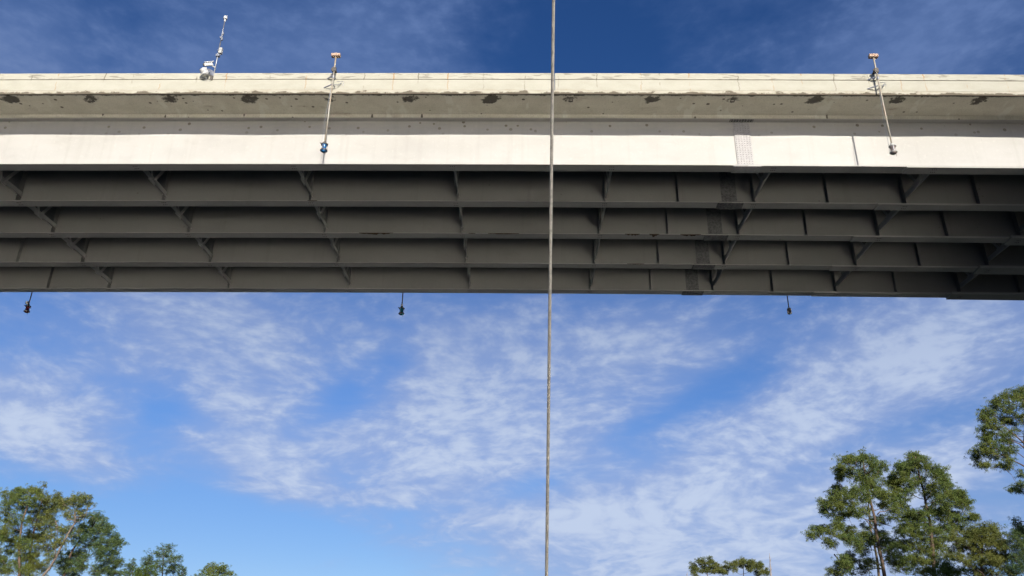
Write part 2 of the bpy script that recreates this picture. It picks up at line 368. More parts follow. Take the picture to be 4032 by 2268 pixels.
def leafm(name, a, b_, c_):
    def f(t, b):
        P, N = gpos(t)
        n = t.noise(P, .55, 3, .6); f2 = t.noise(P, 3.2, 3, .6)
        c = t.mix(t.ss(n, .38, .64), a, b_)
        c = t.mix(t.ss(f2, .45, .72, 0, .8), c, c_)
        t.l.new(c, b.inputs['Base Color'])
        tr = t.n.new('ShaderNodeBsdfTranslucent'); t.l.new(c, tr.inputs['Color'])
        mx = t.n.new('ShaderNodeMixShader'); mx.inputs[0].default_value = .30
        t.l.new(b.outputs[0], mx.inputs[1]); t.l.new(tr.outputs[0], mx.inputs[2])
        t.l.new(mx.outputs[0], t.n['Material Output'].inputs['Surface'])
    return mat(name, f, rough=.6, spec=.25)
M_NEEDLE = leafm('pine_needles', (.115, .170, .044), (.175, .205, .042), (.225, .245, .068))
M_NEEDLE_D = leafm('pine_needles_blue', (.085, .142, .055), (.125, .172, .05), (.165, .205, .072))
M_NEEDLE_O = leafm('pine_needles_olive', (.145, .175, .045), (.185, .195, .045), (.235, .235, .07))
M_NEEDLE_B = leafm('young_needles', (.10, .155, .025), (.13, .18, .03), (.15, .20, .04))

# ================================================================== object helpers
def mesh_obj(name, verts, faces, material, parent=None, loc=None, smooth=False, kind=None):
    me = bpy.data.meshes.new(name); me.from_pydata(verts, [], faces); me.update()
    return link(name, me, material, parent, loc, smooth, kind)
def link(name, me, material, parent=None, loc=None, smooth=False, kind=None):
    if material and not me.materials: me.materials.append(material)
    if smooth:
        for p in me.polygons: p.use_smooth = True
    o = bpy.data.objects.new(name, me); COL.objects.link(o)
    if parent: o.parent = parent
    if loc is not None: o.location = loc
    if kind: o['kind'] = kind
    return o
def empty(name, loc, label, cat, group=None, parent=None):
    o = bpy.data.objects.new(name, None); COL.objects.link(o); o.location = loc; o.empty_display_size = .3
    if parent: o.parent = parent
    if label: o['label'] = label; o['category'] = cat
    if group: o['group'] = group
    return o
class MB:
    def __init__(self): self.v = []; self.f = []
    def add(self, vs, fs):
        n = len(self.v); self.v += [tuple(p) for p in vs]; self.f += [tuple(i+n for i in f) for f in fs]; return self
    def box(self, x0, x1, y0, y1, z0, z1):
        return self.add([(x0,y0,z0),(x1,y0,z0),(x1,y1,z0),(x0,y1,z0),(x0,y0,z1),(x1,y0,z1),(x1,y1,z1),(x0,y1,z1)],
                        [(0,3,2,1),(4,5,6,7),(0,1,5,4),(1,2,6,5),(2,3,7,6),(3,0,4,7)])
    def bar(self, a, b, w, h, up=(0,0,1)):
        a = Vector(a); b = Vector(b); d = (b-a).normalized(); u = Vector(up)
        s = d.cross(u)
        if s.length < 1e-4: s = d.cross(Vector((1,0,0)))
        s.normalize(); u = s.cross(d)
        vs = []
        for p in (a, b):
            for i, j in ((-1,-1),(1,-1),(1,1),(-1,1)): vs.append(p+s*(i*w/2)+u*(j*h/2))
        return self.add(vs, [(0,1,2,3),(7,6,5,4),(0,4,5,1),(1,5,6,2),(2,6,7,3),(3,7,4,0)])
    def tube(self, pts, rs, n=8, cap=True):
        pts = [Vector(p) for p in pts]
        if not isinstance(rs, (list, tuple)): rs = [rs]*len(pts)
        base = len(self.v); prev = None
        for i, p in enumerate(pts):
            d = (pts[min(i+1, len(pts)-1)]-pts[max(i-1, 0)])
            d = d.normalized() if d.length > 1e-9 else Vector((0,0,1))
            if prev is None:
                s = d.cross(Vector((0,0,1)))
                if s.length < .05: s = d.cross(Vector((0,1,0)))
            else: s = prev-d*prev.dot(d)
            s.normalize(); prev = s; u = d.cross(s)
            for k in range(n):
                a = 2*math.pi*k/n; q = p+s*(math.cos(a)*rs[i])+u*(math.sin(a)*rs[i]); self.v.append(tuple(q))
        for i in range(len(pts)-1):
            for k in range(n):
                a = base+i*n+k; b = base+i*n+(k+1) % n
                self.f.append((a, b, b+n, a+n))
        if cap:
            self.f.append(tuple(base+k for k in range(n))[::-1]); e = base+(len(pts)-1)*n
            self.f.append(tuple(e+k for k in range(n)))
        return self
    def lathe(self, prof, n=20, axis=None, org=(0,0,0)):
        """profile of (radius, height) turned round axis"""
        ax = Vector(axis or (0,0,1)).normalized(); s = ax.orthogonal().normalized(); u = ax.cross(s); o = Vector(org)
        base = len(self.v)
        for r, h in prof:
            for k in range(n):
                a = 2*math.pi*k/n; self.v.append(tuple(o+ax*h+s*(math.cos(a)*r)+u*(math.sin(a)*r)))
        for i in range(len(prof)-1):
            for k in range(n):
                a = base+i*n+k; b = base+i*n+(k+1) % n; self.f.append((a, b, b+n, a+n))
        self.f.append(tuple(base+k for k in range(n))[::-1]); e = base+(len(prof)-1)*n
        self.f.append(tuple(e+k for k in range(n)))
        return self
    def sweep(self, xs, sect, closed=True):
        """cross-sections sect(X) -> list of (y, z), lofted along X"""
        base = len(self.v); n = None
        for X in xs:
            s = sect(X); n = len(s); self.v += [(X, y, z) for y, z in s]
        for i in range(len(xs)-1):
            for k in range(n if closed else n-1):
                a = base+i*n+k; b = base+i*n+(k+1) % n
                self.f.append((a, b, b+n, a+n))
        if closed:
            self.f.append(tuple(base+k for k in range(n))[::-1]); e = base+(len(xs)-1)*n
            self.f.append(tuple(e+k for k in range(n)))
        return self
    def obj(self, name, material, parent=None, loc=None, smooth=False, kind=None):
        return mesh_obj(name, self.v, self.f, material, parent, loc, smooth, kind)
    def mesh(self, name, material):
        me = bpy.data.meshes.new(name); me.from_pydata(self.v, [], self.f); me.update(); me.materials.append(material); return me
def frange(a, b, st):
    n = max(1, int(round((b-a)/st))); return [a+(b-a)*i/n for i in range(n+1)]

# ================================================================== ground and water
CH0, CH1 = -40.0, 21.0                                 # the channel between its banks
def bank_h(x, y):
    wob = 2.5*math.sin(y*.05)+1.5*math.sin(y*.13+1)
    k = 1/(1+math.exp(max(-50, min(50, (y-48)*.12))))               # the river opens out on this side of the bridge
    d = max(CH0-24*k+wob-x, x-(CH1+9.0*k+wob*(1-k)))
    if y > 190: d = max(d, y-190)
    return -2.5+3.9/(1+math.exp(max(-50, min(50, -d*.55))))+.35*math.sin(x*.21)*math.cos(y*.17)*(d > 0)
gx = sorted(set([-6000,-2500,-1000,-400,-200,-120]+list(range(-90, 91, 3))+[120,200,400,1000,2500,6000]))
gy = sorted(set([-6000,-2500,-1000,-400,-200,-100]+list(range(-60, 241, 5))+[300,500,1000,2500,6000]))
vs = [(x, y, bank_h(x, y)) for y in gy for x in gx]; nx_ = len(gx)
fs = [(j*nx_+i, j*nx_+i+1, (j+1)*nx_+i+1, (j+1)*nx_+i) for j in range(len(gy)-1) for i in range(nx_-1)]
mesh_obj('ground', vs, fs, M_GROUND, smooth=True, kind='structure')
mesh_obj('water', [(-6000,-6000,0),(6000,-6000,0),(6000,6000,0),(-6000,6000,0)], [(0,1,2,3)], M_WATER, kind='structure')

# ================================================================== the bridge
DG = [27.372+2.836*i for i in range(5)]               # the five girder planes
ZG = [18.075+ZC, 18.178+ZC, 18.262+ZC, 18.258+ZC, 18.255+ZC]
WEBH = 2.10; X0, X1 = -72.0, 76.0
bridge = empty('bridge', (0, 33, 0), 'long white steel girder road bridge crossing overhead', 'bridge')
bridge['label'] = 'white steel girder road bridge with cream concrete barrier crossing overhead'
def B(o):                                              # keep world coordinates under the bridge empty
    o.location = Vector(o.location)-Vector((0, 33, 0)); return o
XS = frange(X0, X1, 1.0)
random.seed(5)
def zb(g, X): return ZG[g]+zcurve(X)
FW = .228                                              # half flange width
# depth of the bottom flange grows in steps towards the pier
def steps_for(g):
    return [(X0, .026, FW), (8.18, .040, FW), (14.05, .072, FW), (20.74, .118, FW+.11), (39.0, .072, FW), (46, .040, FW), (X1, .040, FW)]
FR_X = [-20.981+6.021*i for i in range(-8, 5)]+[3.103+6.040*i for i in range(1, 12)]
STIFF = [.065+6.03*i for i in range(0, 12)]+[-24.09, -30.1, -36.1, -42.1]
girders = []
st_me = MB().box(-.010, .010, -.23, -.006, 0, WEBH-.02).mesh('stiffener', M_WEB)
cp_me = MB().box(-.012, .012, -.30, -.006, 0, WEBH-.02).mesh('connection_plate', M_WEB)
bolt_v, bolt_f = [], []
bm_ = MB()
for sx in (-.085, .085):
    for k in range(3):
        bm_.lathe([(.020, 0), (.020, -.018)], 6, org=(-.07+k*.07, sx, 0))
clus_me = bm_.mesh('bolt_cluster', M_PLATE_D)
for g in range(5):
    D = DG[g]
    # web, not perfectly flat
    mw = MB()
    xs = frange(X0, X1, .5); rows = [0, .25, .5, .75, 1.0]
    ph = g*1.7
    def wav(X, t): return .013*math.sin(math.pi*t)*(math.sin(X*1.04+ph)+.6*math.sin(X*.43+2*ph)+.4*math.sin(X*2.3+ph))
    for X in xs:
        for t in rows: mw.v.append((X, D+wav(X, t), zb(g, X)+WEBH*t))
    nr = len(rows)
    for i in range(len(xs)-1):
        for k in range(nr-1):
            a = i*nr+k; mw.f.append((a, a+nr, a+nr+1, a+1))
    n0 = len(mw.v)
    mw.v += [(x, y+.014, z) for x, y, z in mw.v[:n0]]
    mw.f += [tuple(n0+i for i in f[::-1]) for f in mw.f[:]]
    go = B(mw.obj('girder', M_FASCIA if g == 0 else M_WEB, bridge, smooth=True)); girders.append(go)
    go['label'] = ['sunlit outer girder web shaded along its top', 'second girder in shade', 'third girder with peeling flange paint', 'fourth girder in shade', 'farthest girder, edging the sky'][g]
    # bottom flange with its thickness steps
    mf = MB(); sp = steps_for(g)
    for (a, th, hw), (b, _, _) in zip(sp[:-1], sp[1:]):
        a_ = a if a == X0 else a+.02
        mf.sweep(frange(a_, b, 2.0), lambda X, th=th, hw=hw: [(D+.007-hw, zb(g, X)-th), (D+.007-hw, zb(g, X)-.001), (D+.007+hw, zb(g, X)-.001), (D+.007+hw, zb(g, X)-th)])
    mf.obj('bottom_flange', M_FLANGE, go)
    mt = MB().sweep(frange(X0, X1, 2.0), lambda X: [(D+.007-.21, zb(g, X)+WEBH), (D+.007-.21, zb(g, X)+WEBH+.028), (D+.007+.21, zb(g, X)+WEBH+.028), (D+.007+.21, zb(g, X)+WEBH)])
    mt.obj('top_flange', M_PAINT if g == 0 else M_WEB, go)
    if g > 0:
        for X in STIFF: link('stiffener', st_me, None, go, (X, D, zb(g, X)))
        for X in FR_X: link('stiffener', cp_me, None, go, (X, D, zb(g, X)))
    for X in FR_X:
        if abs(X) < 27: link('bolt_cluster', clus_me, None, go, (X+random.uniform(-.05, .05), D, zb(g, X)-[th for a, th, h in steps_for(g) if a <= X][-1]-.0005), kind='stuff')
    # bolted field splice
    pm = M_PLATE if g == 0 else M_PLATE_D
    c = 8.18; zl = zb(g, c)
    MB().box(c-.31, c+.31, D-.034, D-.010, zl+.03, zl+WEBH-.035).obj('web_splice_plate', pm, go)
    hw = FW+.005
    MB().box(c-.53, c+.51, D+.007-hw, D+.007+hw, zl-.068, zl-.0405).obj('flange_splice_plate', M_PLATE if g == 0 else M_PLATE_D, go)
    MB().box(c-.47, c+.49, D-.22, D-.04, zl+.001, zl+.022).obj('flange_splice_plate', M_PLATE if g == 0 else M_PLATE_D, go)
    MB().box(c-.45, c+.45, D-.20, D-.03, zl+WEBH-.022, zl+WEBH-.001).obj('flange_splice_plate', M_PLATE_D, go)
    mb = MB()
    for i in range(6):
        for j in range(20):
            mb.lathe([(.021, 0), (.021, .014), (.013, .022)], 6, axis=(0,-1,0), org=(c-.255+i*.102, D-.034, zl+.09+j*.1005))
    for i in range(9):
        for yy in (-.17, -.085, .085, .17):
            mb.lathe([(.021, 0), (.021, .014), (.013, .022)], 6, axis=(0,0,-1), org=(c-.46+i*.112, D+yy, zl-.068))
            mb.lathe([(.018, 0), (.018, .012)], 6, axis=(0,0,-1), org=(c-.42+i*.104, D-abs(yy)-.01, zl+WEBH-.022)) if yy < 0 else None
    mb.obj('splice_bolts', pm, go, kind='stuff')
# peeled paint on the third and fourth flanges
def patch(g, xa, xb, depth, seed, near=True):
    r = random.Random(seed); D = DG[g]; n = 14; pts = []
    y0 = D+.007-FW-.0008
    for i in range(n+1):
        t = i/n; X = xa+(xb-xa)*t
        pts.append((X, y0+max(.004, depth*math.sin(math.pi*t)**.8*r.uniform(.25, 1.1))))
    th = [s[1] for s in steps_for(g) if s[0] <= xa][-1]
    vs = [(X, y0, zb(g, X)-th-.0025) for X, _ in pts]+[(X, y, zb(g, X)-th-.0025) for X, y in pts]
    vs += [(X, y0, zb(g, X)-th*.2) for X, _ in pts]
    k = len(pts); fs = []
    for i in range(k-1):
        fs.append((i, i+k, i+k+1, i+1)); fs.append((i, i+1, i+1+2*k, i+2*k))
    mesh_obj('peeled_patch', vs, fs, M_RUST, girders[g])
for a in ((2, -7.4, -5.9, .16, 1), (2, -1.75, -.4, .07, 2), (2, 4.2, 4.85, .15, 3), (2, 5.25, 5.7, .26, 4), (2, 6.6, 7.5, .15, 5), (3, 4.6, 5.4, .06, 6), (2, -2.6, -2.3, .03, 8), (1, -9.0, -8.6, .03, 9)):
    patch(*a)
# cross frames: bottom chord, two diagonals from its middle, top chord, gussets
for g in range(4):
    dz = ZG[g+1]-ZG[g]; yA, yB = .03, 2.836-.03; zA, zB = .10, dz+.27; zt = WEBH-.18
    ym, zm = (yA+yB)/2, (zA+zB)/2
    def ang(a, b, wd=.115, th=.014):
        # an angle: a short flat leg below, a tall upright leg along its far edge
        k = MB(); k.bar(a, b, .05, th); a2 = (a[0]-.018, a[1], a[2]+wd/2+th/2+.001); b2 = (b[0]-.018, b[1], b[2]+wd/2+th/2+.001)
        k.bar(a2, b2, th, wd); return k
    me_c = ang((.07, yA+.05, zA), (.07, yB-.05, zB), .20).mesh('bottom_chord', M_BRACE)
    me_t = ang((.07, yA+.05, zt), (.07, yB-.05, zt+dz)).mesh('top_chord', M_BRACE)
    me_d1 = ang((.07, ym-.1, zm+.06), (.07, yA+.12, zt-.06), .13).mesh('diagonal', M_BRACE)
    me_d2 = ang((.07, ym+.1, zm+.06), (.07, yB-.12, zt+dz-.06), .13).mesh('diagonal', M_BRACE)
    gp = lambda pts: MB().add([(.000, y, z) for y, z in pts]+[(.012, y, z) for y, z in pts], [tuple(range(len(pts))), tuple(range(2*len(pts)-1, len(pts)-1, -1))]+[(i, len(pts)+i, len(pts)+(i+1) % len(pts), (i+1) % len(pts)) for i in range(len(pts))])
    me_g = gp([(ym-.30, zm-.06), (ym+.30, zm-.02), (ym+.30, zm+.24), (ym-.30, zm+.22)]).mesh('gusset', M_BRACE)
    me_e = gp([(yB-.32, zB-.07), (yB, zB-.10), (yB, zB+.17), (yB-.16, zB+.13)]).mesh('gusset', M_BRACE)
    me_a = gp([(yA, zA-.08), (yA+.26, zA-.06), (yA+.16, zA+.16), (yA, zA+.20)]).mesh('gusset', M_BRACE)
    for X in FR_X:
        cf = empty('cross_frame', (X, DG[g]-33, zb(g, X)), None, None, parent=bridge)
        for nm, me in (('bottom_chord', me_c), ('top_chord', me_t), ('diagonal', me_d1), ('diagonal', me_d2), ('gusset', me_g), ('gusset', me_e), ('gusset', me_a)):
            link(nm, me, None, cf)
# deck slab with haunches and overhangs
YE, ZS = 25.747, 20.227+ZC; YF = DG[4]+1.46
ze = lambda X: ZS+zcurve(X)
def edge_wob(X): return .006*math.sin(X*1.3)+.006*math.sin(X*.47+1)+.003*math.sin(X*4.1)
def deck_sect(X):
    z = [zb(g, X)+WEBH+.028 for g in range(5)]
    pts = [(YE, ze(X)+edge_wob(X)), (YE+.05, ze(X)-.004)]
    for g in range(5):
        s = z[g]+.145; lo = z[g]-.0
        pts += [(DG[g]-.30, s), (DG[g]-.235, s-.01), (DG[g]-.225, lo+.002), (DG[g]+.235, lo+.002), (DG[g]+.245, s-.01), (DG[g]+.31, s)]
    zf = zb(4, X)+WEBH+.173
    pts += [(YF, zf), (YF, zf+.19)]
    for g in (4, 3, 2, 1, 0): pts.append((DG[g], z[g]+.34))
    pts.append((YE, ze(X)+.178))
    return pts[:]
deck = B(MB().sweep(frange(X0, X1, .5), deck_sect).obj('deck_slab', M_DECK, bridge))
def surf(X):
    return [(YE+.45, ze(X)+.20), (DG[0], zb(0, X)+WEBH+.372), (DG[2], zb(2, X)+WEBH+.372), (DG[4], zb(4, X)+WEBH+.372), (YF-.45, zb(4, X)+WEBH+.375)]
B(MB().sweep(frange(X0, X1, 2.0), surf, closed=False).obj('road_surface', M_ASPH, bridge))
# barriers: cast in lengths with open joints
def bar_sect(X):
    z = ze(X); y = YE-.005
    return [(y, z+.181), (y, z+.664), (y+.045, z+.669), (y+.045, z+.690), (y+.012, z+.702), (y+.014, z+.982), (y+.030, z+.990),
            (y+.235, z+.990), (y+.29, z+.55), (y+.44, z+.34), (y+.44, z+.215), (y+.02, z+.181)]
def bar_far(X):
    z = zb(4, X)+WEBH+.173
    return [(YF, z+.192), (YF-.44, z+.192), (YF-.44, z+.34), (YF-.29, z+.55), (YF-.235, z+.99), (YF-.02, z+.99)]
J = [X0, -29.5, .957, 31.4, 61.9, X1]
for a, b in zip(J[:-1], J[1:]):
    B(MB().sweep(frange(a+.012, b-.012, .5), bar_sect).obj('barrier', M_BARRIER, bridge))
    B(MB().sweep(frange(a+.012, b-.012, 2.0), bar_far).obj('barrier', M_CONC, bridge))
# drain outlets let into the overhang
dm = MB(); r0, r1 = .085, .055
for sx0, sx1, sy0, sy1 in ((-r0, r0, -r0, -r1), (-r0, r0, r1, r0), (-r0, -r1, -r1, r1), (r1, r0, -r1, r1)): dm.box(sx0, sx1, sy0, sy1, -.012, .02)
dm.box(-r1, r1, -r1, r1, .002, .01)
drain_me = dm.mesh('drain_outlet', M_DARK)
for k in range(-24, 25):
    X = DRX+DRS*k
    t_ = (26.16-YE)/(DG[0]-.30-YE)
    zz = ze(X)*(1-t_)+(zb(0, X)+WEBH+.173)*t_
    B(link('drain_outlet', drain_me, None, bridge, (X, 26.16, zz-.006)))
# piers at both ends of the span
for X in (37.0, -42.0):
    mp = MB(); yc = (DG[0]+DG[4])/2; zt = ZG[0]-.25
    mp.box(X-.9, X+.9, DG[0]-1.0, DG[4]+1.0, zt-1.5, zt)
    for yy in (DG[0]+1.5, DG[4]-1.5): mp.tube([(X, yy, -3), (X, yy, zt-1.5)], .8, 20)
    mp.tube([(X, yc, -3), (X, yc, .9)], 1.2, 16)
    po = B(mp.obj('pier', M_CONC, bridge))
    for g in range(5): MB().box(X-.3, X+.3, DG[g]-.3, DG[g]+.3, zt, ZG[g]-.13).obj('bearing', M_DARK, po)

# ================================================================== navigation lights and mast
def lantern(root, mglass, z0, s=1.0, caps=None, body='waisted'):
    caps = caps or M_DARK
    if body == 'waisted':
        MB().lathe([(.028*s, .10*s), (.055*s, .085*s), (.055*s, .0)], 16, org=(0, 0, z0)).obj('lamp_neck', caps, root, smooth=False)
        MB().lathe([(.05*s, 0), (.125*s, -.012*s), (.130*s, -.03*s), (.125*s, -.05*s)], 24, org=(0, 0, z0)).obj('lamp_cap', caps, root)
        MB().lathe([(.105*s, -.051*s), (.088*s, -.10*s), (.083*s, -.16*s), (.090*s, -.22*s), (.112*s, -.262*s)], 24, org=(0, 0, z0)).obj('lens', mglass, root, smooth=True)
        MB().lathe([(.118*s, -.263*s), (.136*s, -.275*s), (.136*s, -.30*s), (.120*s, -.31*s)], 24, org=(0, 0, z0)).obj('lamp_base', caps, root)
        MB().lathe([(.112*s, -.311*s), (.085*s, -.345*s), (.02*s, -.362*s)], 24, org=(0, 0, z0)).obj('lower_lens', mglass, root, smooth=True)
        k = MB()
        for a in (20, 140, 260):
            c, sn = math.cos(rad(a))*.118*s, math.sin(rad(a))*.118*s
            k.tube([(c, sn, z0-.045*s), (c, sn, z0-.27*s)], .008*s, 6)
        k.obj('guard_rods', M_GALV, root)
        MB().tube([(-.10*s, -.05*s, z0-.03*s), (-.155*s, -.07*s, z0+.01*s)], .018*s, 8).obj('hinge_lug', caps, root)
        MB().tube([(.10*s, -.05*s, z0-.03*s), (.150*s, -.05*s, z0-.035*s)], .016*s, 8).obj('hinge_lug', caps, root)
        MB().tube([(.07*s, -.02*s, z0-.345*s), (.085*s, -.03*s, z0-.42*s), (.07*s, -.03*s, z0-.47*s)], .007*s, 6).obj('pull_wire', M_DARK, root)
    else:
        MB().lathe([(.03*s, .06*s), (.09*s, .0), (.105*s, -.03*s)], 8, org=(0, 0, z0)).obj('lamp_cap', caps, root)
        MB().lathe([(.103*s, -.031*s), (.10*s, -.22*s)], 8, org=(0, 0, z0)).obj('lens', mglass, root)
        MB().lathe([(.112*s, -.221*s), (.10*s, -.25*s), (.03*s, -.29*s)], 8, org=(0, 0, z0)).obj('lamp_base', caps, root)
def near_light(X, label, mglass, zlamp, caps, tilt=0.0):
    y = 25.53
    r = empty('navigation_light', (X, y, ze(X)+.99), label, 'navigation light', 'navigation lights hung from the bridge')
    zt = .60; zl = zlamp+ZC-(ze(X)+.99)
    MB().tube([(0, 0, zt), (0, 0, -.40)], .030, 10).obj('pole', M_POLE, r, smooth=True)
    MB().tube([(0, 0, -.36), (0, 0, zl+.05)], .026, 10).obj('pole', M_POLE, r, smooth=True)
    MB().lathe([(.036, -.44), (.040, -.43), (.040, -.34), (.036, -.33)], 10).obj('pole_coupling', M_GALV, r)
    k = MB(); k.box(-.165, -.045, -.075, .075, zt-.02, zt+.10).obj('counterweight', M_CW, r)
    MB().box(-.043, .060, -.08, .08, zt-.02, zt+.105).obj('counterweight', M_CW, r)
    MB().box(.062, .165, -.075, .075, zt-.02, zt+.10).obj('counterweight', M_CW, r)
    k = MB(); k.box(-.07, .07, -.05, .05, -.13, .06).box(-.05, .05, .051, .40, .012, .045).box(-.11, -.071, -.03, .03, -.06, .02); k.obj('pivot_bracket', M_DARK, r)
    k = MB(); k.bar((-.05, .03, -.30), (-.28, .21, -.30), .03, .05).bar((.0, .03, -.30), (.05, .21, -.30), .03, .05); k.obj('clamp_arm', M_GALV, r)
    k = MB(); k.bar((-.04, .03, -.70), (-.36, .21, -.72), .03, .035).bar((.02, .03, -.70), (.06, .20, -.70), .03, .035); k.obj('clamp_arm', M_GALV, r)
    k = MB(); k.tube([(.07, .02, -.72), (.20, .10, -.66), (.30, .16, -.52), (.27, .18, -.50), (.17, .12, -.68)], .011, 6)
    k.tube([(.10, .205, -.42), (.34, .205, -.42), (.36, .205, -.55), (.33, .205, -.62)], .009, 6); k.obj('handle', M_GALV, r)
    k = MB(); k.tube([(-.03, .0, -.9), (-.06, .0, -1.4), (-.10, .0, -2.2), (-.115, 0, zl-.02)], .008, 6); k.obj('service_cable', M_GALV, r)
    lantern(r, mglass, zl, .98, caps)
    return r
near_light(-7.32, 'blue lantern on tilting pole with counterweight, hanging in front of sunlit girder', M_BLUE, 17.81, M_DARK)
near_light(12.87, 'brown unlit lantern on tilting pole with counterweight, in front of girder at right', M_BROWN, 17.82, M_GREY)
def far_light(X, label, mglass, zl, body, box=False):
    y = 40.45; zt = zb(4, X)+WEBH+.2
    r = empty('navigation_light', (X, y, zt), label, 'navigation light', 'navigation lights hung from the bridge')
    zl = zl+ZC-zt
    MB().tube([(0, 0, 1.3), (0, 0, zl+.05)], .028, 8).obj('pole', M_DARK, r, smooth=True)
    MB().box(-.05, .05, -.26, -.02, .5, .6).obj('pivot_bracket', M_DARK, r)
    lantern(r, mglass, zl, 1.12, M_DARK if body == 'waisted' else M_GREY, body)
    if box: MB().box(-.16, -.03, -.06, .06, zl+.10, zl+.24).obj('junction_box', M_GREY, r)
    elif body == 'waisted': MB().lathe([(.06, .09), (.06, .21), (.03, .24)], 12, org=(0, 0, zl)).obj('lamp_neck', M_GREY, r)
    return r
far_light(-25.98, 'dark red lantern on pole below the far girder, at left', M_RED, 18.02, 'waisted', True)
far_light(-6.50, 'small teal lantern on pole below the far girder', M_TEAL, 18.05, 'waisted')
far_light(13.39, 'small grey lantern on pole below the far girder, right of the wire stay', M_BROWN, 18.17, 'octagon')

mx, my = -11.98, 25.86; mz = ze(mx)+.99
ms = empty('monitoring_mast', (mx, my, mz), 'thin grey mast with white camera and drum sensor on the barrier top', 'mast')
MB().tube([(0, 0, -.02), (0, 0, 1.55)], .026, 10).obj('pole', M_GALV, ms, smooth=True)
MB().tube([(0, 0, 1.55), (0, 0, 2.68)], .021, 10).obj('pole', M_GALV, ms, smooth=True)
MB().lathe([(.033, 2.62), (.036, 2.70), (.036, 2.74), (.075, 2.745), (.078, 2.80), (.070, 2.88), (.03, 2.90)], 16).obj('wind_sensor', M_WHITE, ms)
MB().box(.02, .07, -.05, .01, 1.93, 2.06).obj('clamp', M_GALV, ms)
MB().box(-.05, .05, -.045, .035, 1.78, 1.85).obj('clamp', M_GALV, ms)
MB().box(.02, .08, -.06, .0, 1.66, 1.775).obj('clamp', M_GALV, ms)
MB().box(.02, .14, -.06, .06, 1.02, 1.27).obj('junction_box', M_GREY, ms)
MB().box(-.06, .08, -.06, .05, .87, .97).obj('clamp', M_GALV, ms)
MB().box(-.04, .04, -.05, .04, 1.14, 1.17).obj('clamp', M_GALV, ms)
# camera: housing, sunshield, bracket
ch = MB(); ax = Vector((-.80, -.30, -.36)).normalized(); up = Vector((-.25, -.35, .9))
ch.bar(Vector((-.10, -.08, .44)), Vector((-.10, -.08, .44))+ax*.30, .10, .10, up).obj('camera_housing', M_WHITE, ms)
MB().bar(Vector((-.07, -.10, .535)), Vector((-.07, -.10, .535))+ax*.34, .135, .02, up).obj('sunshield', M_WHITE, ms)
MB().bar(Vector((-.395, -.190, .315)), Vector((-.395, -.190, .315))+ax*(-.055), .09, .09, up).obj('camera_window', M_DARK, ms)
MB().tube([(0, -.02, .33), (-.08, -.06, .36), (-.12, -.08, .42)], .028, 10).obj('camera_bracket', M_WHITE, ms)
# drum sensor, tilted
da = Vector((.40, .36, -.80)).normalized(); dorg = Vector((-.285, -.36, -.02))
MB().lathe([(.135, 0), (.142, .004), (.142, .10)], 28, axis=da, org=dorg).obj('drum', M_WHITE, ms)
MB().lathe([(.146, .101), (.146, .118)], 28, axis=da, org=dorg).obj('drum_band', M_GREY, ms)
MB().lathe([(.142, .119), (.142, .225), (.130, .235), (.095, .27)], 28, axis=da, org=dorg).obj('drum', M_WHITE, ms)
k = MB(); k.bar((-.16, -.22, .04), (.02, -.02, .04), .05, .16).bar((-.10, -.16, -.10), (.02, -.03, -.10), .11, .07).box(-.05, .05, -.11, .10, -.15, .02)
k.obj('base_bracket', M_GALV, ms)
MB().box(-.05, .05, -.16, -.105, -.36, -.17).obj('base_clamp', M_DARK, ms)
MB().tube([(-.18, -.26, -.14), (-.16, -.22, -.38), (-.06, -.17, -.42), (.0, -.13, -.34), (.0, -.12, -.2)], .007, 6).obj('cable', M_WHITE, ms)

# ================================================================== wire stay in the foreground
ca, cb = Vector((.060, 2.618, .319+ZC)), Vector((.069, 1.899, 1.831+ZC))
cd = (cb-ca).normalized(); lo = ca-cd*2.2; hi = cb+cd*5.0; L = (hi-lo).length
e1 = cd.cross(Vector((0, 1, 0))).normalized(); e2 = cd.cross(e1)
stay = empty('wire_stay', lo, 'taut twisted wire stay running top to bottom close to the camera', 'cable')
NST = 12; RC = .00372; RS = .00112; LAY = .085; SEG = 10
ns = int(L/LAY*SEG)
sm = MB(); sm.tube([cd*(L*i/ns)+(e1*math.cos(2*math.pi*i/SEG)+e2*math.sin(2*math.pi*i/SEG))*RC for i in range(ns+1)], RS, 6, cap=False)
sme = sm.mesh('strand', M_ROPE)
for p in sme.polygons: p.use_smooth = True
for k_ in range(NST):
    o = link('strand', sme, None, stay)
    o.rotation_mode = 'QUATERNION'
    from mathutils import Quaternion
    o.rotation_quaternion = Quaternion(cd, 2*math.pi*k_/NST)
MB().tube([(0, 0, 0), tuple(cd*L)], .0036, 10).obj('core', M_ROPE, stay, smooth=True)

